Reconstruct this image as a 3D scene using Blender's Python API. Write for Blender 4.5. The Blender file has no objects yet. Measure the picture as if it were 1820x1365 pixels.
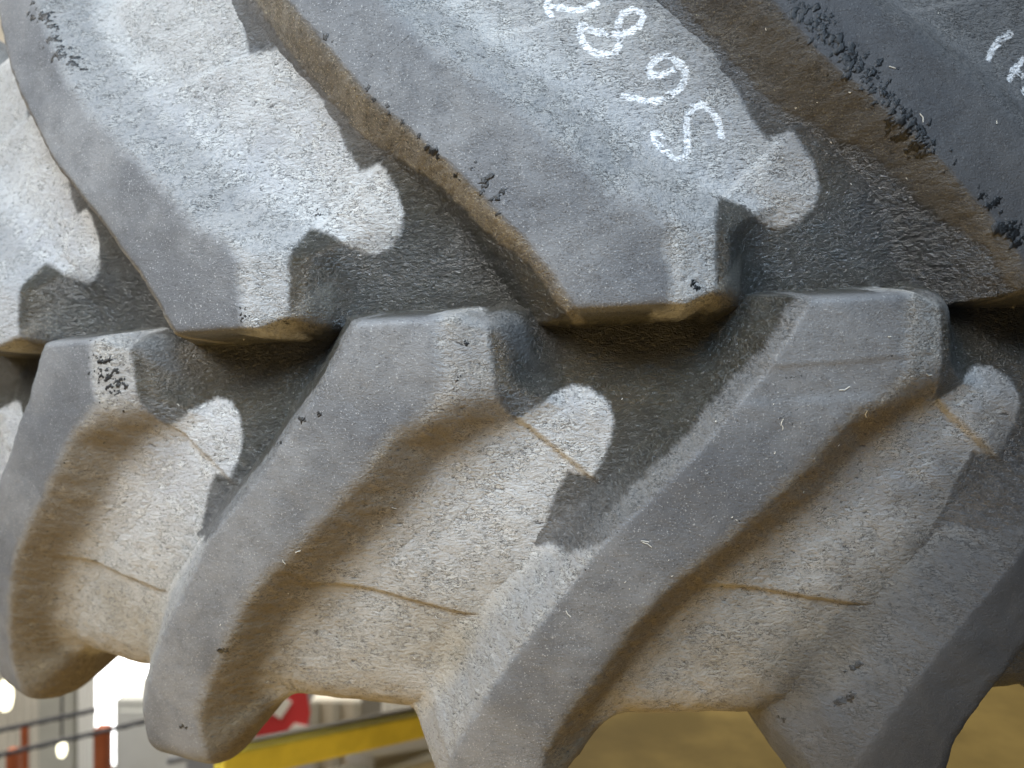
import bpy, math, random
import numpy as np
from mathutils import Matrix, Vector
from mathutils.bvhtree import BVHTree

random.seed(4); rng = np.random.default_rng(7)
scene = bpy.context.scene
C = scene.collection

# ------------------------------------------------------------------ camera
CAM = Vector((0.0, 0.0, 2.0))
cam = bpy.data.cameras.new('camera'); camo = bpy.data.objects.new('camera', cam); C.objects.link(camo)
camo.location = CAM; camo.rotation_euler = (math.radians(90), 0, 0)
cam.sensor_width = 36; cam.lens = 36*1335.73/1820; cam.clip_start = .02; cam.clip_end = 100
cam.dof.use_dof = True; cam.dof.focus_distance = .37; cam.dof.aperture_fstop = 6.5
scene.camera = camo
# ------------------------------------------------------------------ world, workshop lamps and added fill lights
w = bpy.data.worlds.new('World'); scene.world = w; w.use_nodes = True
bg = w.node_tree.nodes['Background']; bg.inputs[0].default_value = (.80, .88, 1.0, 1); bg.inputs[1].default_value = .065
def area(name, loc, target, size, power, color, size_y=None):
    l = bpy.data.lights.new(name, 'AREA'); l.energy = power; l.color = color
    l.shape = 'RECTANGLE'; l.size = size; l.size_y = size_y or size
    o = bpy.data.objects.new(name, l); C.objects.link(o); o.location = loc
    o.rotation_euler = (Vector(target)-Vector(loc)).to_track_quat('-Z', 'Y').to_euler()
    return o
area('skylight_lamp', (-.02, -.80, 3.2), (-.20, .45, 2.06), .8, 4.5, (.56, .76, 1.0)).data.spread = math.radians(44)
area('doorway_lamp', (-1.05, -.50, 2.95), (-.20, .46, 1.96), 1.0, 6.0, (1.0, .98, .94)).data.spread = math.radians(46)
area('warm_bounce_fill', (-.30, .02, .95), (-.05, .42, 1.9), .55, 8.5, (1.0, .66, .22))  # unseen fill standing in for warm light bounced off floor and yellow steel
area('backdrop_fill', (-1.4, 1.9, 3.6), (-1.1, 3.0, .9), 1.4, 150, (1.0, .95, .86))  # added fill that brightens the wall and things behind the tyre
scene.view_settings.view_transform = 'Standard'; scene.view_settings.look = 'None'
cy = scene.cycles; cy.max_bounces = 4; cy.diffuse_bounces = 2; cy.glossy_bounces = 2; cy.transmission_bounces = 1
scene.view_settings.exposure = 0.0; scene.view_settings.gamma = 1.0

# ------------------------------------------------------------------ helpers
def mesh_obj(name, verts, faces, mat, parent=None, smooth=True):
    me = bpy.data.meshes.new(name)
    verts = np.asarray(verts, np.float32)
    if isinstance(faces, np.ndarray):
        n = len(faces); k = faces.shape[1]
        me.vertices.add(len(verts)); me.vertices.foreach_set('co', verts.ravel())
        me.loops.add(n*k); me.loops.foreach_set('vertex_index', faces.astype(np.int32).ravel())
        me.polygons.add(n); me.polygons.foreach_set('loop_start', np.arange(0, n*k, k, dtype=np.int32))
        me.update(calc_edges=True)
    else:
        me.from_pydata([tuple(v) for v in verts], [], faces); me.update()
    if smooth: me.polygons.foreach_set('use_smooth', np.ones(len(me.polygons), bool))
    me.materials.append(mat)
    o = bpy.data.objects.new(name, me); C.objects.link(o)
    if parent: o.parent = parent
    return o
def attr(o, name, vals):
    a = o.data.attributes.new(name, 'FLOAT', 'POINT'); a.data.foreach_set('value', np.asarray(vals, np.float32))
def tag(o, label=None, cat=None, group=None, kind=None):
    for k, v in (('label', label), ('category', cat), ('group', group), ('kind', kind)):
        if v: o[k] = v
    return o
def sstep(a, b, x):
    t = np.clip((x-a)/(b-a), 0, 1); return t*t*(3-2*t)
def smax(a, b, k):
    h = np.maximum(k-np.abs(a-b), 0)/k; return np.maximum(a, b)+h*h*k*.25
def smin(a, b, k): return -smax(-a, -b, k)
def vnoise(x, y, seed):            # cheap smooth value noise
    r = np.random.default_rng(seed); g = r.uniform(-1, 1, (256, 256))
    xi = np.floor(x).astype(int); yi = np.floor(y).astype(int); fx = x-xi; fy = y-yi
    fx = fx*fx*(3-2*fx); fy = fy*fy*(3-2*fy)
    q = lambda a, b: g[a & 255, b & 255]
    return (q(xi, yi)*(1-fx)+q(xi+1, yi)*fx)*(1-fy)+(q(xi, yi+1)*(1-fx)+q(xi+1, yi+1)*fx)*fy
def polydist(P, x, y):             # signed distance to a polyline, positive on its right-hand side
    P = np.asarray(P, float); best = np.full(x.shape, 1e9); sg = np.ones(x.shape)
    for (ax, ay), (bx, by) in zip(P[:-1], P[1:]):
        dx, dy = bx-ax, by-ay; L2 = dx*dx+dy*dy
        s = np.clip(((x-ax)*dx+(y-ay)*dy)/L2, 0, 1)
        ex = x-ax-s*dx; ey = y-ay-s*dy; d = np.hypot(ex, ey)
        cr = (dy*(x-ax)-dx*(y-ay))/math.sqrt(L2)
        m = d < best-1e-9
        # near a shared vertex choose the segment that the point is more "beside"
        tie = np.abs(d-best) <= 1e-9
        sgn = np.where(cr >= 0, 1., -1.)
        keep = tie & (np.abs(cr) > np.abs(np.where(tie, lastcr, 0)) if best.max() < 1e8 else tie)
        sg = np.where(m | keep, sgn, sg)
        lastcr = np.where(m | keep, cr, lastcr if best.max() < 1e8 else cr)
        best = np.minimum(best, d)
    return best*sg
def inpoly(P, x, y):               # signed distance to a closed polygon, positive inside
    P = np.asarray(P, float); n = len(P); ins = np.zeros(x.shape, bool); d = np.full(x.shape, 1e9)
    for i in range(n):
        ax, ay = P[i]; bx, by = P[(i+1) % n]
        dx, dy = bx-ax, by-ay
        s = np.clip(((x-ax)*dx+(y-ay)*dy)/(dx*dx+dy*dy+1e-12), 0, 1)
        d = np.minimum(d, np.hypot(x-ax-s*dx, y-ay-s*dy))
        c = ((ay > y) != (by > y)) & (x < (bx-ax)*(y-ay)/((by-ay) if by != ay else 1e-12)+ax)
        ins ^= c
    return np.where(ins, d, -d)
def grid_faces(nu, nv):
    i = np.arange(nu*nv).reshape(nu, nv)
    return np.stack([i[:-1, :-1], i[1:, :-1], i[1:, 1:], i[:-1, 1:]], -1).reshape(-1, 4)

# node shorthand
class NT:
    def __init__(s, name):
        s.m = bpy.data.materials.new(name); s.m.use_nodes = True; s.t = s.m.node_tree
        s.b = s.t.nodes['Principled BSDF']
    def n(s, typ, **kw):
        o = s.t.nodes.new(typ)
        for k, v in kw.items(): setattr(o, k, v)
        return o
    def l(s, a, b): s.t.links.new(a, b)
    def inp(s, sock, v):
        if isinstance(v, bpy.types.NodeSocket): s.l(v, sock)
        else: sock.default_value = v
    def math(s, op, a, b=None, c=None, clamp=False):
        o = s.n('ShaderNodeMath', operation=op, use_clamp=clamp)
        for i, v in enumerate((a, b, c)):
            if v is not None: s.inp(o.inputs[i], v)
        return o.outputs[0]
    def mix(s, f, a, b, mode='MIX'):
        o = s.n('ShaderNodeMix', data_type='RGBA', blend_type=mode)
        s.inp(o.inputs[0], f); s.inp(o.inputs[6], a); s.inp(o.inputs[7], b)
        return o.outputs[2]
    def noise(s, vec, scale, detail=4, rough=.55, dist=0, out=0):
        o = s.n('ShaderNodeTexNoise'); s.inp(o.inputs['Vector'], vec)
        o.inputs['Scale'].default_value = scale; o.inputs['Detail'].default_value = detail
        o.inputs['Roughness'].default_value = rough; o.inputs['Distortion'].default_value = dist
        return o.outputs[out]
    def ramp(s, f, a, b, lo=0., hi=1.):
        o = s.n('ShaderNodeMapRange', interpolation_type='SMOOTHSTEP')
        s.inp(o.inputs[0], f); s.inp(o.inputs[1], a); s.inp(o.inputs[2], b); o.inputs[3].default_value = lo; o.inputs[4].default_value = hi
        return o.outputs[0]
    def attr(s, name):
        return s.n('ShaderNodeAttribute', attribute_name=name).outputs['Fac']

# ------------------------------------------------------------------ rubber material
def rubber():
    N = NT('tyre_rubber'); obj = N.n('ShaderNodeTexCoord').outputs['Object']
    dust, top, chalk, left, outer = (N.attr(k) for k in ('dust', 'top', 'chalk', 'left', 'outer'))
    nf = N.noise(obj, 420, 3, .65)                 # ~2 mm grain
    nm = N.noise(obj, 95, 3, .6)                   # ~1 cm
    nl = N.noise(obj, 14, 3, .55)                  # blotches
    nx = N.noise(obj, 1200, 1, .6)                 # specks
    # ragged edge of the dust
    e = N.math('ADD', dust, N.math('MULTIPLY', N.math('SUBTRACT', nf, .5), 4.0))
    e = N.math('ADD', e, N.math('MULTIPLY', N.math('SUBTRACT', nm, .5), 1.6))
    D = N.ramp(e, -1.2, 2.0)
    # colours
    dusty = N.mix(N.ramp(nl, .35, .7), (.38, .378, .368, 1), (.29, .292, .295, 1))
    dusty = N.mix(N.ramp(nm, .38, .72), dusty, (.45, .445, .425, 1))
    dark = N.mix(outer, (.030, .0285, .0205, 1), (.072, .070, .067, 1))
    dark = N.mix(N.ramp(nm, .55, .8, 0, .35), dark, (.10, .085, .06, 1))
    dusty = N.mix(N.math('MULTIPLY', N.attr('soil_edge'), N.ramp(nl, .25, .75, .55, 1)), dusty, (.225, .198, .15, 1))
    body = N.attr('body'); warm_shade = N.attr('warm_shade'); low_row = N.attr('low_row')
    dusty = N.mix(N.math('MULTIPLY', body, .8), dusty, N.mix(N.ramp(nm, .35, .7), N.mix(warm_shade, (.19, .188, .184, 1), (.088, .066, .036, 1)), N.mix(warm_shade, (.27, .265, .25, 1), (.165, .128, .072, 1))))
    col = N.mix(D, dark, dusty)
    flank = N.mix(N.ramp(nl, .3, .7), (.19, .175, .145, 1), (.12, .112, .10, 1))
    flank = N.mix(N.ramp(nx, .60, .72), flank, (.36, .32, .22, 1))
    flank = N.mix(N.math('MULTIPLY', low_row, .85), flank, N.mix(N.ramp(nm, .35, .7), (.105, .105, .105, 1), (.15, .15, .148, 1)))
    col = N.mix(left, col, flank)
    face = N.mix(N.ramp(nl, .34, .66), (.082, .084, .089, 1), (.142, .142, .142, 1))
    face = N.mix(N.ramp(nm, .5, .85, 0, .5), face, (.072, .074, .080, 1))
    face = N.mix(N.ramp(nx, .63, .75, 0, .8), face, (.30, .30, .29, 1))
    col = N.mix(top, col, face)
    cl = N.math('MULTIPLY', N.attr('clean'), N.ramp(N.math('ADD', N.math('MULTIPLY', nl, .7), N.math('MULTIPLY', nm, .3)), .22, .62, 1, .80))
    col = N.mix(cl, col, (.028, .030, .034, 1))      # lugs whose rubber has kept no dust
    # cracks and pits: stretched across the lug, clean black rubber at their bottom
    mp = N.n('ShaderNodeMapping'); N.l(obj, mp.inputs[0]); mp.inputs['Rotation'].default_value = (.2, .5, .3); mp.inputs['Scale'].default_value = (1.0, 1.0, 2.2)
    wr = N.noise(mp.outputs[0], 250, 4, .72, .4)
    rg = N.noise(mp.outputs[0], 330, 2, .6, .8)
    crack = N.ramp(N.math('ABSOLUTE', N.math('SUBTRACT', rg, .5)), .0, .035, 1, 0)
    crack = N.math('MULTIPLY', crack, N.ramp(nm, .42, .60))
    pit = N.ramp(wr, .31, .42, 1, 0)
    rough_zone = N.math('SUBTRACT', 1.0, N.math('MULTIPLY', top, .93))
    pitc = N.math('MULTIPLY', N.math('MAXIMUM', crack, pit), rough_zone)
    col = N.mix(N.math('MULTIPLY', pitc, .85), col, (.03, .03, .032, 1))
    facepit = N.math('MULTIPLY', N.ramp(nx, .24, .32, 1, 0), .7)
    col = N.mix(facepit, col, (.03, .03, .032, 1))
    grain = N.math('ADD', .68, N.math('ADD', N.math('MULTIPLY', nf, .38), N.math('MULTIPLY', nx, .26)))
    gc = N.n('ShaderNodeCombineColor'); [N.l(grain, gc.inputs[q]) for q in range(3)]
    col = N.mix(1.0, col, gc.outputs[0], 'MULTIPLY')
    # chalk
    ce = N.math('ADD', chalk, N.math('MULTIPLY', N.math('SUBTRACT', nf, .5), 4.5))
    ck = N.math('MULTIPLY', N.ramp(ce, -.5, .5, 0, .85), N.ramp(wr, .36, .50))
    col = N.mix(ck, col, (.82, .83, .84, 1))
    N.l(col, N.b.inputs['Base Color'])
    # gloss: the clean black rubber of the groove shines
    ro = N.math('ADD', .25, N.math('MULTIPLY', nf, .10))
    ro = N.math('ADD', ro, N.math('MULTIPLY', N.math('MAXIMUM', N.math('MAXIMUM', D, left), top), .36))
    ro = N.math('ADD', ro, N.math('MULTIPLY', outer, .16))
    ro = N.math('MULTIPLY', ro, N.math('SUBTRACT', 1, N.math('MULTIPLY', top, .12)))
    N.l(N.math('MINIMUM', ro, .95), N.b.inputs['Roughness'])
    # relief
    hgt = N.math('ADD', N.math('MULTIPLY', wr, 1.0), N.math('MULTIPLY', crack, -.35))
    hgt = N.math('ADD', hgt, N.math('MULTIPLY', nf, .35))
    hgt = N.math('MULTIPLY', hgt, N.math('SUBTRACT', 1.0, N.math('MULTIPLY', top, .82)))
    hgt = N.math('ADD', hgt, N.math('MULTIPLY', facepit, -.12))
    hgt = N.math('ADD', hgt, N.math('MULTIPLY', ck, .15))
    hgt = N.math('ADD', hgt, N.math('MULTIPLY', nx, .12))
    clean = N.math('MULTIPLY', N.math('SUBTRACT', 1, D), N.math('SUBTRACT', 1, N.math('MAXIMUM', top, left)))
    N.l(N.math('ADD', .45, N.math('MULTIPLY', clean, .55)), N.b.inputs['Specular IOR Level'])
    hgt = N.math('MULTIPLY', hgt, N.math('ADD', 1, N.math('MULTIPLY', clean, .7)))
    bu = N.n('ShaderNodeBump'); bu.inputs['Strength'].default_value = .85; bu.inputs['Distance'].default_value = .0024
    N.l(hgt, bu.inputs['Height']); N.l(bu.outputs[0], N.b.inputs['Normal'])
    return N.m
RUB = rubber()
def simple(name, col, rough=.6, metal=0, emit=0, var=.25, scale=6, bump=0):
    N = NT(name); obj = N.n('ShaderNodeTexCoord').outputs['Object']
    n = N.noise(obj, scale, 5, .6)
    c2 = tuple(c*(1-var) for c in col[:3])+(1,)
    N.l(N.mix(N.ramp(n, .35, .7), tuple(col[:3])+(1,), c2), N.b.inputs['Base Color'])
    N.b.inputs['Roughness'].default_value = rough; N.b.inputs['Metallic'].default_value = metal
    if emit:
        N.b.inputs['Emission Color'].default_value = tuple(col[:3])+(1,); N.b.inputs['Emission Strength'].default_value = emit
    if bump:
        bu = N.n('ShaderNodeBump'); bu.inputs['Strength'].default_value = .5; bu.inputs['Distance'].default_value = bump
        N.l(N.noise(obj, scale*8, 4, .6), bu.inputs['Height']); N.l(bu.outputs[0], N.b.inputs['Normal'])
    return N.m

# ================================================================== THE TYRE
# worked out with the outer radius as 1, built at RS metres; axis = local Z
RS = .85
PITCH = 2*math.pi/25; STAG = -.5035*PITCH; X0 = .2605
CT = np.array([0, -1.406921, -.019549])
RM = np.array([[.993205, .106187, -.047632], [-.042409, -.050911, -.997802], [-.108379, .993042, -.046062]])
AX = np.array([[1, 0, 0], [0, 0, 1], [0, -1, 0.]])      # right, down, forward -> world
rot = Matrix((AX @ RM).tolist())
tyre = bpy.data.objects.new('tractor_tyre', None); C.objects.link(tyre)
M4 = rot.to_4x4(); M4.translation = CAM+Vector(AX @ RM @ (-CT*RS)); tyre.matrix_world = M4
tag(tyre, 'huge worn grey tractor tyre with deep slanted lugs and chalk numbers, lying on its side', 'tyre')

# --- cross-section of the carcass: u = distance from the centre line along it
US = np.linspace(0, .70, 2801)
phi = np.interp(US, [0, .225, .245, .275, .30, .42, .62, .70], [0, .15, .42, 1.05, 1.36, 1.62, 2.35, 2.6])
du = US[1]-US[0]
TT = np.concatenate([[0], np.cumsum(np.cos(phi[:-1])*du)])
RR = .968-np.concatenate([[0], np.cumsum(np.sin(phi[:-1])*du)])
# height of the worn lug tops above it
HT = np.empty_like(US)
for i in range(len(US)):
    lo, hi = 0, .07
    for _ in range(18):
        m = (lo+hi)/2; t = TT[i]+m*math.sin(phi[i]); r = RR[i]+m*math.cos(phi[i])
        if r < 1-t*t/2.4: lo = m
        else: hi = m
    HT[i] = lo
HT = np.minimum(HT, .050); k = np.ones(41)/41
HT = np.convolve(np.pad(HT, 20, 'edge'), k, 'valid')
HT = HT*(1-sstep(.275, .385, US))
TTOP = TT+HT*np.sin(phi)
def f_of(arr, u): return np.interp(u, US, arr)
def utop(P):                       # traced at lug-top level: lateral t -> u
    m = TTOP[:1300]; m = np.maximum.accumulate(m)
    return [(x, float(np.interp(abs(t), m, US[:1300]))*(1 if t >= 0 else -1)) for x, t in P]
PL = [(.022, -.045)]+utop([(0, 0), (-.012, .020), (-.024, .037), (-.060, .077), (-.084, .101), (-.112, .1265), (-.134, .154), (-.164, .190), (-.196, .236), (-.218, .270)])+[(-.245, .34), (-.28, .43), (-.32, .56)]
PR = utop([(.0535, -.05), (.052, .042), (.041, .053), (.0215, .064), (-.002, .089), (-.0345, .119), (-.074, .1525), (-.098, .1765), (-.130, .222), (-.156, .262)])+[(-.185, .33), (-.20, .43), (-.21, .56)]
PW = [(.068, -.06), (.0775, .004), (.0785, .040), (.095, .075), (.17, .16)]
PO = [(-.12, -.0015), (.060, -.0015), (.0775, .012), (.0785, .040), (.095, .075), (.17, .16)]   # outline of the nose
PN = [(-.12, -.0015), (.060, -.0015), (.0775, .012), (.10, .035)]
S1 = [(.03, .022), (.089, .060), (.1365, .101), (.20, .15)]
S2 = [(-.20, .13), (-.053, .1635), (.071, .190), (.16, .205)]
DUST_A = [(.045, -.006), (.066, -.008), (.0785, .002), (.080, .042), (.086, .0600), (.100, .0545), (.110, .047), (.122, .042), (.134, .044), (.1445, .053), (.1475, .065),
        (.144, .079), (.137, .091), (.132, .0985), (.118, .0945), (.110, .107), (.100, .131)]
DUST_U = DUST_A+[(.083, .156), (.063, .180), (.033, .182), (.0285, .200), (.022, .24), (.0, .33), (-.02, .60), (-.50, .60), (-.22, .30), (-.08, .12), (-.02, .065)]
DUST_L = DUST_A+[(.104, .137), (.115, .136), (.145, .110), (.20, .15), (.10, .40), (.10, .60), (-.50, .60), (-.32, .20), (-.147, .136), (-.136, .137), (-.07, .105), (-.02, .065)]
def dustmap(x, u, side): return np.where(side > 0, inpoly(DUST_U, x, u), inpoly(DUST_L, x, u))*850

def carcass_relief(x, u):
    g = -.0185*(1-sstep(.006, .066, np.abs(u)))
    s1 = polydist(S1, x, u); s2 = polydist(S2, x, u)
    st = lambda d: 1/(1+np.exp(np.clip(d/.0005, -40, 40)))
    g = g-.0032*st(s1)*sstep(.045, .062, u)-.0032*st(s2)*sstep(.10, .13, u)
    g = g+.0010*np.exp(-(np.minimum(np.abs(s1), .02)/.0009)**2)*sstep(.05, .062, u)
    return g
def lug_raw(x, u):
    dL = polydist(PL, x, u); dR = -polydist(PR, x, u); dW = -polydist(PW, x, u); dN = -polydist(PN, x, u)
    sp = lambda d, w: w*np.logaddexp(0, -d/w)
    nk = .0006*vnoise(x*110+9, u*110+9, 31)+.0005*vnoise(x*330+9, u*330+9, 32); dL = dL+nk; dR = dR+nk
    ht = f_of(HT, np.maximum(u, 0))
    a = sstep(.035, .075, u)
    fL = -(1.75-.45*sstep(.10, .2, u)+.4*sstep(.2, .27, u))*sp(dL, .0016+.0018*sstep(.1, .25, u))
    fR = -(.42*(1-a)+(.95+.25*sstep(.1, .2, u))*a)*sp(dR, .0023)
    dO = -polydist(PO, x, u)
    fO = -(1.6+4.4*(1-sstep(.056, .084, x)))*sp(dO, .0013)-3.2*sp(u+.002, .0016)
    f = smin(smin(fL, fR, .004), fO, .004)
    return ht+f, dL, dR, dW, dN
def field(x, u):
    h, dL, dR, dW, dN = lug_raw(x, u); c = carcass_relief(x, u)
    wgt = 1/(1+np.exp(-np.clip((dL-dR)/.008, -40, 40)))
    kL = .007+.012*sstep(.085, .17, u)-.010*sstep(.19, .26, u); kR = .006+.014*np.maximum(sstep(.004, .035, u), sstep(.066, .085, x))+.004*sstep(.05, .10, u)-.012*sstep(.19, .26, u)
    return smax(h, c, kL*(1-wgt)+kR*wgt), c, dL, dR, dW, dN

def th_of(row, i): return i*PITCH+(STAG if row == 'L' else 0)-X0
def place(th, u, h, side):
    au = np.abs(u); ph = f_of(phi, au); sg = np.where(u < 0, -1, 1)
    t = sg*(f_of(TT, au)+h*np.sin(ph))*side; r = f_of(RR, au)+h*np.cos(ph)
    return np.stack([r*np.sin(th), -r*np.cos(th), t], -1)*RS

# --- chalk strokes, traced on the channel floor (angle, lateral) 
def unproj(u, v, r0=.966, rho=3.):
    d = RM.T @ np.array([(u-910)/1335.73, (v-682.5)/1335.73, 1.]); r = r0
    for _ in range(25):
        a = d[0]**2+d[1]**2; b = CT[0]*d[0]+CT[1]*d[1]; cc = CT[0]**2+CT[1]**2-r*r
        P = CT+d*(-b-math.sqrt(max(b*b-a*cc, 0)))/a; r = r0-P[2]**2/rho
    return math.atan2(P[0], -P[1]), P[2]
def zz(L, ox, oy, s): return [(ox+a/s, oy+b/s) for a, b in L]
CH = [zz(L, 940, 0, 4.55) for L in (
    [(430, 180), (410, 210), (415, 270), (440, 330), (500, 400), (560, 430), (640, 432), (700, 415), (735, 360), (742, 270), (722, 180), (760, 100), (830, 65), (890, 75), (925, 120), (900, 190), (830, 240), (740, 262), (640, 265), (540, 240), (450, 205)],
    [(760, 775), (850, 780), (940, 795), (1030, 805), (1120, 770), (1210, 720), (1260, 650), (1275, 570), (1240, 510), (1170, 460), (1090, 440), (1010, 480), (970, 550), (990, 600)],
    [(1030, 600), (1100, 595), (1160, 560), (1230, 520)],
    [(1565, 1090), (1545, 1000), (1500, 910), (1440, 850), (1390, 830), (1320, 870), (1280, 940), (1275, 1020), (1285, 1100), (1280, 1180), (1270, 1260), (1200, 1300), (1130, 1270), (1060, 1200), (1010, 1130), (1000, 1090), (1030, 1065), (1080, 1100)],
    [(180, 95), (150, 40), (140, -60)], [(140, 18), (250, 20), (350, 40), (450, 25), (550, -10)])]
CH += [zz(L, 1520, 0, 6.067) for L in ([(1680, 345), (1600, 400), (1530, 470), (1430, 635)], [(1640, 880), (1660, 820), (1740, 720), (1840, 620)], [(1740, 720), (1810, 800)], [(1780, 1010), (1850, 960)])]
CHP = [[unproj(*q) for q in L] for L in CH]
def chalk_dist(th, t):
    d = np.full(th.shape, 1.)
    near = (th > -.25) & (th < .4) & (t > .04) & (t < .28)
    if not near.any(): return -d*1000
    X, Y = th[near], t[near]; b = np.full(X.shape, 1.)
    for L in CHP:
        for (ax, ay), (bx, by) in zip(L[:-1], L[1:]):
            dx, dy = bx-ax, by-ay; s = np.clip(((X-ax)*dx+(Y-ay)*dy)/(dx*dx+dy*dy), 0, 1)
            b = np.minimum(b, np.hypot(X-ax-s*dx, Y-ay-s*dy))
    d[near] = b
    return (.0020-d)*850            # mm, positive on the stroke

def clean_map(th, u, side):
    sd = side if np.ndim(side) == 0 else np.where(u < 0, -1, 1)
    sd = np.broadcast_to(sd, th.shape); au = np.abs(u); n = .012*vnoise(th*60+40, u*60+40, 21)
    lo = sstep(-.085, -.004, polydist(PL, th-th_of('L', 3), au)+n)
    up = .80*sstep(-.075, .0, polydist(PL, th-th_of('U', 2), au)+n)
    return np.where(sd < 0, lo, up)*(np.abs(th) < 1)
def finish(o, th, u, x, side, h, dL, dR, dW, dN, hraw_top):
    """attributes read by the rubber material"""
    attr(o, 'dust', dustmap(x, u, side))
    attr(o, 'top', hraw_top)
    attr(o, 'chalk', chalk_dist(th, f_of(TT, np.abs(u))*side*np.where(u < 0, -1, 1)))
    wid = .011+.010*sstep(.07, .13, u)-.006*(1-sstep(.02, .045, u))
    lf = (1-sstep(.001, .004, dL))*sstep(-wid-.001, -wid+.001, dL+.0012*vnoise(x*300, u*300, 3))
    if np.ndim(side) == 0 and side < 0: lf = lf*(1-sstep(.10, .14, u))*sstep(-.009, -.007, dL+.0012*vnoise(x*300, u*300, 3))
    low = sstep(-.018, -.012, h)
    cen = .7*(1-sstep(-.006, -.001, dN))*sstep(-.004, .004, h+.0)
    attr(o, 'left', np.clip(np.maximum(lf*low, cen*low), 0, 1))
    attr(o, 'outer', sstep(.07, .13, u))
    attr(o, 'soil_edge', sstep(.09, .22, np.abs(u))*(1.0 if np.ndim(side) == 0 and side < 0 else np.where(u < 0, 1, .25)))
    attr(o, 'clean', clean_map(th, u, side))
    attr(o, 'low_row', np.full(u.shape, 1. if np.ndim(side) == 0 and side < 0 else 0.))
    attr(o, 'warm_shade', (1-sstep(-.004, .006, dR)) if np.ndim(side) == 0 and side < 0 else u*0)  # dim warm underside light painted as brown on the lower row's right flanks
    attr(o, 'body', sstep(.003, .014, h-carcass_relief(x, np.abs(u)))*(.45+.55*sstep(.03, .07, u)) if np.ndim(side) == 0 else h*0)

def build_lug(row, i, step):
    side = 1 if row == 'U' else -1
    th0 = i*PITCH+(STAG if row == 'L' else 0)-X0
    xs = np.arange(-.40, .22, step); us = np.arange(-.055, .42, step)
    X, U = np.meshgrid(xs, us, indexing='ij')
    H, c, dL, dR, dW, dN = field(X, U)
    seed = 10*i+(1 if row == 'U' else 2)+100
    body = sstep(0, .012, H-c)
    H = H+body*(.0005*vnoise(X*45+7, U*45+3*i, seed)+.0002*vnoise(X*160, U*160+5, seed+1))
    # worn edges: nibble at the top
    if row == 'L' and i == 2:        # moulded crease across this nose
        cr = polydist([(-.06, .030), (-.02, .0345), (.02, .034), (.09, .030)], X, U)
        H = H-.0007*sstep(-.001, .001, -cr)*sstep(.020, .026, H)*sstep(-.07, -.03, X)*(1-sstep(.05, .056, U))
        H = H+.0003*np.exp(-(cr/.0016)**2)*sstep(.02, .026, H)
    inside = (H-c) > 1e-5
    H = np.where(inside, H, c-.0008)
    cell = inside[:-1, :-1] | inside[1:, :-1] | inside[1:, 1:] | inside[:-1, 1:]
    g = inside.copy()
    for a, b in ((1, 0), (-1, 0), (0, 1), (0, -1)): g |= np.roll(np.roll(inside, a, 0), b, 1)
    cell = (g[:-1, :-1] & g[1:, :-1] & g[1:, 1:] & g[:-1, 1:])
    F = grid_faces(len(xs), len(us))[cell.ravel()]
    used = np.zeros(X.size, bool); used[F.ravel()] = True
    idx = np.cumsum(used)-1; F = idx[F]
    if side > 0: F = F[:, ::-1]
    x, u, h = X.ravel()[used], U.ravel()[used], H.ravel()[used]
    dL, dR, dW, dN = (q.ravel()[used] for q in (dL, dR, dW, dN))
    th = th0+x+X0-X0
    V = place(th, u, h, side)
    o = mesh_obj('lug', V, F, RUB, tyre)
    n = vnoise(x*70, u*70, seed+3)*.002
    ttop = sstep(-.0015, .0025, dL)*sstep(-.004, .006, dR+n)*sstep(-.001, .002, dW)*sstep(-.003, .001, dN)
    ttop = ttop*(1-.6*sstep(.30, .40, u))
    finish(o, th, u, x, side, h, dL, dR, dW, dN, ttop)
    return o
lugs = {}
for row in 'UL':
    for i in range(-4, 6):
        vis = -2 <= i <= 3 if row == 'U' else -1 <= i <= 4
        lugs[row, i] = build_lug(row, i, .00145 if vis else .0035)

# --- carcass: dense where the photo looks, coarse round the rest
def build_carcass(name, ths, us, close=False):
    TH, U = np.meshgrid(ths, us, indexing='ij'); au = np.abs(U); side = np.where(U < 0, -1, 1)
    Xc = np.full(TH.shape, 9.)
    for row, sd in (('U', 1), ('L', -1)):
        m = side == sd
        a = TH[m]; uu = au[m]; xc = np.full(a.shape, .05)
        k0 = int(math.floor((ths[0])/PITCH))-2; k1 = int(math.ceil(ths[-1]/PITCH))+3
        for i in range(k0, k1+1):
            x = a-th_of(row, i); ok = (x > -.36) & (x < .28)
            if not ok.any(): continue
            dl = polydist(PL, x[ok], uu[ok])
            xi = np.where(ok)[0][dl > -.003]
            xc[xi] = x[xi]           # later lugs overwrite: nearest lug whose left edge lies behind
        Xc[m] = xc
    c = carcass_relief(Xc, au)
    c = c+(.0009*vnoise(TH*40+50, U*40+50, 5)+.0005*vnoise(TH*130+50, U*130+50, 6))*(1-sstep(.3, .34, au))
    V = place(TH.ravel(), U.ravel(), c.ravel(), 1)
    o = mesh_obj(name, V, grid_faces(len(ths), len(us))[:, ::-1], RUB, tyre)
    x, u = Xc.ravel(), au.ravel(); z = np.zeros(x.size)+1
    finish(o, TH.ravel(), U.ravel()*1., x, np.ones(1), z*0, z, z, z, z, z*0)
    o.data.attributes['dust'].data.foreach_set('value', dustmap(x, u, side.ravel()).astype(np.float32))
    o.data.attributes['outer'].data.foreach_set('value', sstep(.07, .13, u).astype(np.float32))
    return o
us = np.concatenate([-np.linspace(.70, .34, 60, endpoint=False), np.arange(-.34, .3401, .00165), np.linspace(.34, .70, 61)[1:]])
VA, VB = -.72, .52
fine = np.arange(VA, VB+1e-6, .00165)
uco = np.concatenate([-np.linspace(.70, .34, 30, endpoint=False), np.linspace(-.34, .34, 120), np.linspace(.34, .70, 31)[1:]])
carc = build_carcass('tread_base', fine, us)
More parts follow.
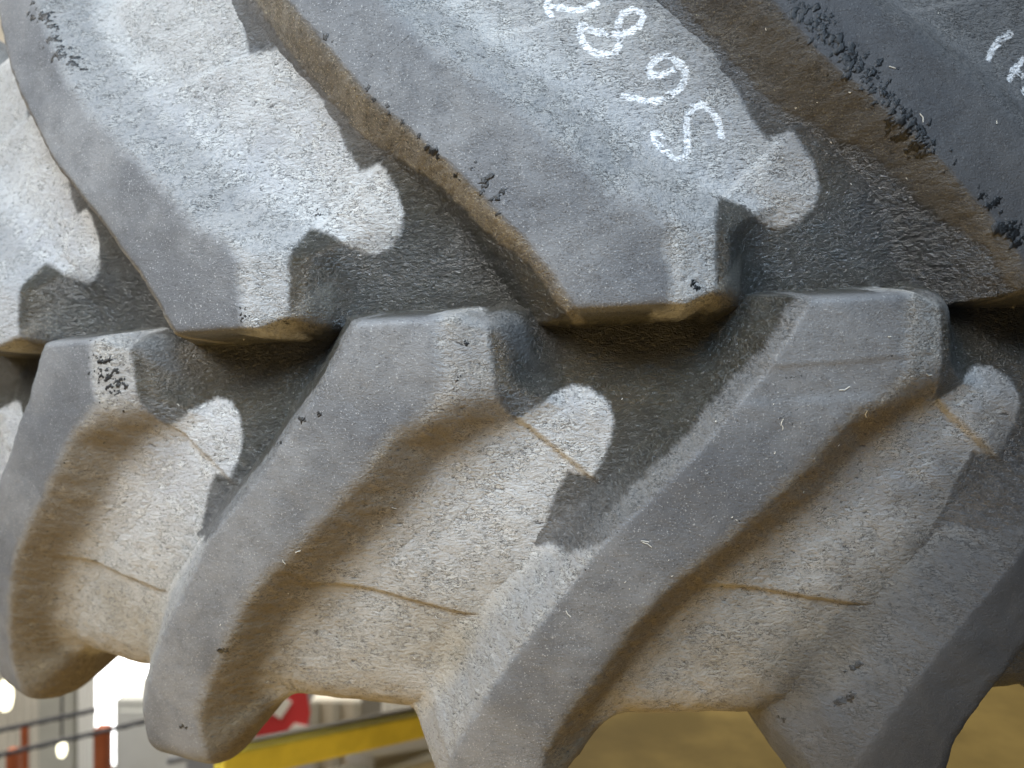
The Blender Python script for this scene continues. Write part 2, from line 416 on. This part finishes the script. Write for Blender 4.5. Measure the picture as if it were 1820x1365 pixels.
rest = build_carcass('casing', np.linspace(fine[-1], VA+2*math.pi, 420), uco)

sth = np.arange(VA, VB, .003); sv = []
sh = np.full(sth.shape, -.0185)
for row in 'UL':
    for i in range(-4, 6):
        xx = sth-th_of(row, i); ok = (xx > -.3) & (xx < .2)
        if ok.any(): sh[ok] = np.maximum(sh[ok], field(xx[ok], np.zeros(ok.sum()))[0])
for a_, h_ in zip(sth, sh):
    r0 = .968+h_ if h_ < -.009 else .925
    hh = .0016+.0004*math.sin(a_*190)+.0003*math.sin(a_*431)
    for t_, q_ in ((-.0019, -.0012), (-.0008, hh), (.0008, hh), (.0019, -.0012)): r_ = r0+q_; sv.append((r_*RS*math.sin(a_), -r_*RS*math.cos(a_), t_*RS))
sf = [(4*i+j, 4*i+j+1, 4*i+5+j, 4*i+4+j) for i in range(len(sth)-1) for j in range(3)]
mesh_obj('mould_seam', sv, sf, simple('seam_rubber', (.045, .044, .042), .5, var=.5, scale=160, bump=.0005), tyre)
# ------------------------------------------------------------------ tar flecks stuck on the rubber
dg_objs = [carc]+[lugs[k] for k in lugs if len(lugs[k].data.vertices) > 15000]
def bvh(objs):
    V = []; F = []; n = 0
    for o in objs:
        me = o.data; v = np.empty(len(me.vertices)*3, np.float32); me.vertices.foreach_get('co', v)
        f = np.empty(len(me.loops), np.int32); me.loops.foreach_get('vertex_index', f)
        V.append(v.reshape(-1, 3)); F.append(f.reshape(-1, 4)+n); n += len(me.vertices)
    return BVHTree.FromPolygons(np.concatenate(V).tolist(), np.concatenate(F).tolist())
tree = bvh(dg_objs)
def surf(px, py):
    d = RM.T @ np.array([(px-910)/1335.73, (py-682.5)/1335.73, 1.]); d /= np.linalg.norm(d)
    h = tree.ray_cast(Vector(CT*RS), Vector(d))
    return (h[0], h[1]) if h[0] is not None else None
tar = simple('wet_tar', (.004, .004, .004), .33, var=.2, scale=900, bump=.0004)
spots = []
def along(a, b, n, spread, r0, r1):
    for _ in range(n):
        t = random.random(); spots.append((a[0]+(b[0]-a[0])*t+random.gauss(0, spread), a[1]+(b[1]-a[1])*t+random.gauss(0, spread), random.uniform(r0, r1)))
along((62, 5), (130, 118), 60, 9, 2, 5.5)
for q in ((578, 66, 5), (590, 74, 3), (653, 158, 8), (664, 177, 6), (688, 188, 5), (692, 200, 7), (716, 217, 6), (722, 226, 3), (745, 242, 6), (744, 254, 4), (757, 262, 5), (768, 270, 7), (777, 279, 6), (810, 312, 7), (816, 320, 6), (845, 288, 4), (868, 315, 7), (858, 323, 6), (857, 340, 8), (872, 354, 6), (893, 339, 8), (884, 349, 5), (838, 299, 4), (862, 330, 5), (886, 380, 5)): spots.append(q)
along((1410, 5), (1560, 160), 120, 15, 2.5, 8); along((1520, 110), (1640, 270), 90, 16, 2.5, 8)
along((1600, 210), (1690, 290), 22, 10, 2.5, 6); along((1745, 345), (1775, 370), 12, 9, 2, 6); along((1785, 395), (1820, 430), 30, 12, 3, 9)
along((170, 640), (215, 700), 70, 13, 1.5, 4.5); along((165, 605), (185, 600), 6, 4, 2, 4)
along((540, 740), (537, 752), 6, 3, 3, 5); along((566, 733), (566, 733), 4, 3, 3, 5); along((492, 790), (498, 784), 7, 5, 1.5, 3.5)
along((425, 550), (436, 568), 8, 4, 2, 4); along((505, 572), (515, 577), 4, 3, 2, 4)
along((1232, 500), (1240, 512), 6, 3, 4, 7); along((1100, 566), (1160, 556), 4, 3, 2, 5); along((392, 1158), (412, 1151), 7, 2, 3, 5); along((320, 1292), (332, 1292), 5, 2, 3, 5)
along((1478, 1254), (1512, 1238), 22, 3, 2.5, 4.5); along((1508, 1194), (1530, 1178), 16, 3, 2, 4); along((1390, 1275), (1398, 1282), 6, 4, 2, 4)
along((828, 610), (828, 610), 2, 2, 3, 5); along((812, 678), (816, 672), 3, 2, 2, 4); along((565, 375), (570, 380), 4, 3, 2, 4)
for (a_, b_, n_) in (((686, 100), (728, 62), 40), ((652, 105), (662, 97), 8), ((1250, 470), (1262, 455), 9), ((792, 700), (812, 688), 12), ((402, 410), (470, 398), 30), ((1385, 745), (1420, 725), 16), ((1395, 672), (1425, 668), 18), ((885, 690), (905, 700), 8)):
    along(a_, b_, n_, .7, .5, 1.3)
for _ in range(60): spots.append((random.uniform(20, 1800), random.uniform(10, 1250), random.uniform(.8, 1.8)))
tv, tf = [], []
for px, py, rp in spots:
    h = surf(px, py)
    if not h: continue
    p, n = h
    if n.dot(Vector(CT*RS)-p) < 0: n = -n
    dist = (p-Vector(CT*RS)).length; r = rp*random.choice((.8, 1, 1.15, 1.6))*dist/1335.73*1.1
    a = n.orthogonal().normalized(); b = n.cross(a); m = 11; k = len(tv)
    st = random.uniform(.6, 1.0); ro = random.uniform(0, 6.3)
    rad = [r*random.uniform(.30, 1.25) for _ in range(m)]
    lift = random.uniform(.03, .12)
    for ring, (sc, hh) in enumerate(((1, -.10), (.86, .55*lift), (.45, lift))):
        for j in range(m):
            an = ro+2*math.pi*j/m; q = p+(a*math.cos(an)+b*math.sin(an)*st)*rad[j]*sc+n*(hh*r+random.uniform(-.03, .03)*r)
            tv.append(q)
    tv.append(p+n*r*lift*1.1)
    for ring in range(2):
        for j in range(m):
            tf.append((k+ring*m+j, k+ring*m+(j+1) % m, k+(ring+1)*m+(j+1) % m, k+(ring+1)*m+j))
    for j in range(m): tf.append((k+2*m+j, k+2*m+(j+1) % m, k+3*m))
fl = mesh_obj('tar_flecks', tv, tf, tar, tyre); tag(fl, 'shiny black tar flecks stuck along the lug edges', kind='stuff')

# pale lint and straw bits on the lug faces
lint = simple('pale_lint', (.55, .53, .47), .9)
lv, lf_ = [], []
bits = [(1150, 968, 9), (1146, 962, 7), (1390, 750, 6), (1650, 665, 8), (1540, 735, 8), (1500, 690, 9), (505, 998, 5), (530, 980, 5), (700, 902, 5), (1585, 120, 5), (1637, 210, 7), (1010, 1090, 7), (1390, 760, 4)]
bits += [(random.uniform(1060, 1620), random.uniform(560, 1250), random.uniform(.8, 2.4)) for _ in range(14)]
bits += [(random.uniform(1300, 1780), random.uniform(20, 480), random.uniform(.8, 2.4)) for _ in range(14)]
bits += [(random.uniform(250, 800), random.uniform(580, 1300), random.uniform(1, 2.6)) for _ in range(14)]
for px, py, ln in bits:
    h = surf(px, py)
    if not h: continue
    p, n = h
    if n.dot(Vector(CT*RS)-p) < 0: n = -n
    r = ln*(p-Vector(CT*RS)).length/1335.73; a = n.orthogonal().normalized(); b = n.cross(a); an = random.uniform(0, 6.3)
    d = a*math.cos(an)+b*math.sin(an); e = n.cross(d); wd = .00022; k = len(lv); bend = random.uniform(-.4, .4)*r
    for s in (-1, 0, 1):
        q = p+d*(s*r)+e*(bend*(1-s*s))+n*.0003
        lv += [q-e*wd, q+n*wd*1.2, q+e*wd]
    for s in range(2):
        for j in range(2): lf_.append((k+3*s+j, k+3*s+j+1, k+3*s+4+j, k+3*s+3+j))
li = mesh_obj('lint', lv, lf_, lint, tyre); tag(li, 'pale lint and straw bits clinging to the rubber', kind='stuff')

# ================================================================== BACKGROUND
def at(px, py, d):                 # point at depth d in front of the camera
    return Vector((d*(px-910)/1335.73, d, CAM.z-d*(py-682.5)/1335.73))
def box(name, lo, hi, mat, parent=None, bevel=.004):
    import bmesh
    bm = bmesh.new(); bmesh.ops.create_cube(bm, size=1)
    for v in bm.verts: v.co = Vector([(lo[i]+hi[i])/2+v.co[i]*(hi[i]-lo[i]) for i in range(3)])
    if bevel: bmesh.ops.bevel(bm, geom=list(bm.edges), offset=bevel, segments=2, affect='EDGES')
    me = bpy.data.meshes.new(name); bm.to_mesh(me); bm.free(); me.materials.append(mat)
    o = bpy.data.objects.new(name, me); C.objects.link(o)
    if parent: o.parent = parent
    return o
def empty(name, loc, label, cat, group=None):
    o = bpy.data.objects.new(name, None); C.objects.link(o); o.location = loc; tag(o, label, cat, group); bpy.context.view_layer.update(); return o
def tube(name, pts, r, mat, parent=None, n=10, twist=0):
    V, F = [], []
    pts = [Vector(p) for p in pts]
    for i, p in enumerate(pts):
        d = (pts[min(i+1, len(pts)-1)]-pts[max(i-1, 0)]).normalized()
        a = d.cross(Vector((0, 0, 1))); a = a.normalized() if a.length > .01 else Vector((1, 0, 0)); b = d.cross(a)
        for j in range(n):
            an = 2*math.pi*j/n
            rr = r*(1+twist*math.cos(3*an+i*.9)); V.append(p+a*rr*math.cos(an)+b*rr*math.sin(an))
    for i in range(len(pts)-1):
        for j in range(n): F.append((i*n+j, i*n+(j+1) % n, (i+1)*n+(j+1) % n, (i+1)*n+j))
    F.append(tuple(range(n))[::-1]); F.append(tuple((len(pts)-1)*n+j for j in range(n)))
    return mesh_obj(name, V, F, mat, parent)
cream = simple('cream_cladding', (.62, .58, .50), .55, var=.2, scale=2)
white = simple('white_paint', (.75, .74, .70), .5, var=.1, scale=3)
greyg = simple('grey_green_paint', (.42, .41, .36), .55, var=.2, scale=3)
orange = simple('rust_red_paint', (.46, .115, .035), .5, var=.3, scale=9)
black = simple('black_rope', (.035, .035, .04), .7, scale=40)
day = simple('daylight_pane', (1, 1, 1), .5, emit=4.0, var=0)
glow = simple('lamp_glow', (1.0, .95, .70), .5, emit=3.5, var=0)
steel = simple('galvanised_steel', (.45, .46, .48), .35, .6, var=.3, scale=30)
red = simple('red_print', (.52, .03, .035), .5, var=.25, scale=8)
pgrey = simple('grey_board', (.36, .37, .39), .55, var=.2, scale=6)
yel = simple('yellow_paint', (.85, .72, .09), .42, var=.22, scale=14)
ochre = simple('ochre_plate', (.36, .26, .085), .55, var=.45, scale=7)
concrete = simple('concrete', (.34, .33, .31), .8, var=.3, scale=3, bump=.003)

fl_ = box('floor', (-9, -3, -.1), (9, 9, 0), concrete, bevel=0); tag(fl_, kind='structure')
# ribbed sheet wall
WY = 3.55; V, F = [], []; x = -6.5; prof = []
while x < 6.5:
    prof += [(x, 0), (x+.019, 0), (x+.024, -.011), (x+.032, -.011)]; x += .037
for px_, py_ in prof: V += [(px_, WY+py_, 0), (px_, WY+py_, 6.2)]
for i in range(len(prof)-1): F.append((2*i, 2*i+2, 2*i+3, 2*i+1))
wl = mesh_obj('workshop_wall', V, F, cream, smooth=False); tag(wl, kind='structure')
# bright doorway
p0 = at(163, 1300, 3.379); p1 = at(330, 1120, 3.379)
dw = empty('doorway', (0, 3.379, 0), 'open doorway blown out white by daylight, left of the front lug', 'doorway')
pane = box('daylight', (p0.x, 3.379, p0.z-.15), (p1.x, 3.391, p1.z+.9), day, bevel=0); pane.parent = dw; pane.matrix_parent_inverse = dw.matrix_world.inverted()
def add(o, par): o.parent = par; o.matrix_parent_inverse = par.matrix_world.inverted(); return o
for xx in (p0.x-.07, p1.x+.002): add(box('frame', (xx, 3.360, 0), (xx+.068, 3.410, p1.z+.97), white), dw)
add(box('frame', (p0.x, 3.360, p1.z+.902), (p1.x, 3.410, p1.z+.97), white), dw)
# grey green column and cream slatted post
a = at(74, 1300, 3.038); b = at(136, 1300, 3.038)
col = empty('steel_column', (a.x, 3.038, 0), 'greyish green steel column in the blurred workshop', 'column')
add(box('flange', (a.x, 3.013, 0), (b.x, 3.022, 5), greyg), col); add(box('flange', (a.x, 3.112, 0), (b.x, 3.122, 5), greyg), col)
add(box('web', ((a.x+b.x)/2-.012, 3.023, 0), ((a.x+b.x)/2+.012, 3.112, 5), greyg), col)
sp = empty('slatted_post', tuple(at(150, 1300, 2.852)*1), 'cream post of narrow upright slats beside the bright doorway', 'post'); sp.location.z = 0; bpy.context.view_layer.update()
for k in range(4):
    a = at(141+k*7, 1300, 2.852); b = at(146.2+k*7, 1300, 2.852); add(box('slat', (a.x, 2.840, 0), (b.x, 2.864, 2.6), white, bevel=.002), sp)
# pale cabinet
a = at(204, 1365, 2.418); b = at(345, 1243, 2.418)
cb = empty('cabinet', (a.x, 2.418, 0), 'pale grey cabinet behind the tip of the front lug', 'cabinet')
add(box('body', (a.x, 2.418, 0), (b.x, 2.8, b.z), simple('cabinet_paint', (.56, .56, .52), .5, var=.1)), cb)
add(box('door', (a.x+.012, 2.409, .1), (b.x-.012, 2.417, b.z-.03), simple('cabinet_door_paint', (.60, .60, .56), .5, var=.1)), cb)
# rust red posts with black ropes
posts = []
for (x0, x1, d, tp, lab) in ((164, 188, 1.86, 1296, 'rust red barrier post just left of the front lug tip'), (35, 46, 2.23, 1290, 'slim rust red barrier post near the picture corner'), (8, 26, 1.92, 1335, 'short rust red barrier post at the picture corner')):
    a = at(x0, tp, d); b = at(x1, tp, d)
    e = empty('barrier_post', ((a.x+b.x)/2, d, 0), lab, 'post', 'rust red barrier posts')
    add(box('shaft', (a.x, d, .012), (b.x, d+(b.x-a.x), a.z), orange), e); add(box('base_plate', (a.x-.05, d-.05, 0), (b.x+.05, d+.05+(b.x-a.x), .011), orange), e); posts.append(e)
def rope(pts, lab):
    P = [at(*q) for q in pts]; Q = []
    for s, e in zip(P[:-1], P[1:]):
        for k in range(24): Q.append(s.lerp(e, k/24))
    Q.append(P[-1]); tag(tube('rope', Q, .0055, black, None, 9, .22), lab, 'rope', 'black barrier ropes')
rope([(-260, 1352, 1.860), (0, 1298, 1.860), (90, 1279, 1.860), (170, 1262, 1.860)], 'upper black rope ending at the slatted post')
rope([(-260, 1385, 1.798), (0, 1342, 1.798), (60, 1328, 1.798), (165, 1304, 1.798), (262, 1281, 1.798), (420, 1250, 1.798)], 'lower black rope crossing behind the front lug tip')
# lit lamps
for q, s, lab in (((10, 1236, 2.6), (.022, .054), 'larger glowing lamp bulb hanging at the left picture edge'), ((110, 1331, 2.5), (.014, .028), 'small glowing lamp bulb below the black ropes')):
    c = at(*q); e = empty('lamp', tuple(c), lab, 'lamp', 'glowing lamps')
    V, F = [], []; m = 14
    for k, (rr, hh) in enumerate(((.05, -1), (.55, -.9), (.85, -.6), (1, -.15), (.95, .3), (.7, .7), (.45, .95), (.4, 1.05))):
        for j in range(m): V.append((c.x+s[0]*rr*math.cos(2*math.pi*j/m), c.y+s[0]*rr*math.sin(2*math.pi*j/m), c.z+s[1]*hh))
    for k in range(7):
        for j in range(m): F.append((k*m+j, k*m+(j+1) % m, (k+1)*m+(j+1) % m, (k+1)*m+j))
    add(mesh_obj('bulb', V, F, glow), e)
    add(tube('cap', [c+Vector((0, 0, s[1]*1.04)), c+Vector((0, 0, s[1]*1.3))], s[0]*.45, steel), e)
    add(tube('cable', [c+Vector((0, 0, s[1]*1.3)), c+Vector((0, .02, 2.2)), c+Vector((0, .02, 4.2))], .004, black), e)
# red and grey sign board
d = 1.98; sg = empty('sign_board', tuple(at(450, 1330, d)), 'grey board with red shapes half hidden above the yellow beam', 'sign')
a = at(330, 1420, d); b = at(566, 1215, d)
add(box('board', (a.x, d, a.z), (b.x, d+.02, b.z), pgrey), sg)
def flat(pts, off=.0035):
    P = [at(x_, y_, d)-Vector((0, off, 0)) for x_, y_ in pts]; n = len(P)
    V = P+[p+Vector((0, off-.0002, 0)) for p in P]
    F = [tuple(range(n))[::-1]]+[(i, (i+1) % n, (i+1) % n+n, i+n) for i in range(n)]
    return add(mesh_obj('red_shape', V, F, red, smooth=False), sg)
flat([(440, 1300), (450, 1240), (475, 1215), (545, 1225), (552, 1265), (545, 1300), (520, 1290), (505, 1300), (488, 1312), (455, 1330)])
for pts in ([(478, 1262), (505, 1238), (520, 1246), (500, 1276)], [(508, 1304), (524, 1284), (548, 1290), (552, 1312), (520, 1322)]):
    P = [at(x_, y_, d)-Vector((0, .006, 0)) for x_, y_ in pts]; add(mesh_obj('white_shape', P+[p+Vector((0, .0045, 0)) for p in P], [(3, 2, 1, 0)]+[(i, (i+1) % 4, (i+1) % 4+4, i+4) for i in range(4)], white, smooth=False), sg)
ringp = [(402+15*math.cos(t), 1312+17*math.sin(t)) for t in np.linspace(0, 2*math.pi, 24, endpoint=False)]
ringi = [(402+7*math.cos(t), 1310+9*math.sin(t)) for t in np.linspace(0, 2*math.pi, 24, endpoint=False)]
V = [at(x_, y_, d)-Vector((0, .004, 0)) for x_, y_ in ringp+ringi]; F = [(i, (i+1) % 24, 24+(i+1) % 24, 24+i) for i in range(24)]
add(mesh_obj('red_ring', V, F, red, smooth=False), sg)
# silver rail
tag(tube('rail', [at(300, 1352, 1.612), at(360, 1340, 1.612), at(470, 1318, 1.612), at(640, 1284, 1.612)], .009, steel), 'thin silver rail running behind the yellow beam', 'rail')
# yellow beam
A = at(386, 1362, 0.961); B = at(860, 1262, 1.271)
bm_dir = (B-A).normalized(); e = empty('yellow_beam', tuple(A), 'yellow painted steel beam slanting up under the tyre', 'beam')
def obox(name, A, B, hw, hh, mat, par):
    dd = (B-A).normalized(); sdir = dd.cross(Vector((0, 0, 1))).normalized(); up = sdir.cross(dd)
    V = [P+sdir*sx*hw+up*sz*hh for P in (A, B) for sx, sz in ((-1, -1), (1, -1), (1, 1), (-1, 1))]
    F = [(0, 1, 2, 3), (7, 6, 5, 4)]+[(i, i+4, (i+1) % 4+4, (i+1) % 4) for i in range(4)]
    o = mesh_obj(name, V, F, mat, None, False); md = o.modifiers.new('b', 'BEVEL'); md.width = .004; md.segments = 2
    return add(o, par)
obox('web', A, B+(B-A)*.6, .014, .0185, yel, e)
obox('top_flange', A+Vector((0, .012, .0205)), B+(B-A)*.6+Vector((0, .012, .0205)), .005, .002, white, e)
# cream crate and boards right of the beam
a = at(552, 1420, 1.798); b = at(640, 1245, 1.798); cr = empty('crate', (a.x, 1.798, 0), 'cream crate standing behind the yellow beam', 'crate')
add(box('side', (a.x, 1.798, 0), (b.x, 2.1, b.z), cream), cr)
for k in range(3):
    xx = a.x+(b.x-a.x)*(k+.1)/2.4; add(box('batten', (xx, 1.789, 0), (xx+.02, 1.797, b.z), greyg, bevel=.002), cr)
A2 = at(640, 1350, 1.178); B2 = at(820, 1318, 1.426)
pk = empty('plank', tuple(A2), 'pale wooden plank lying beneath the yellow beam', 'plank'); obox('board', A2, B2, .03, .010, cream, pk)
A3 = at(600, 1392, 1.116); B3 = at(830, 1335, 1.364)
pk2 = empty('metal_channel', tuple(A3), 'light grey metal channel below the pale plank', 'channel'); obox('web', A3, B3, .03, .0125, white, pk2)
# ochre support under the tyre
dk = empty('support_stand', (.3, .9, 0), 'ochre yellow steel stand carrying the tyre', 'stand')
zt = CAM.z-.345
add(box('deck', (.02, .52, zt-.03), (1.5, 2.0, zt), ochre), dk)
for xx in (.1, 1.35):
    for yy in (.62, 1.85): add(box('leg', (xx, yy, 0), (xx+.07, yy+.07, zt-.031), ochre), dk)
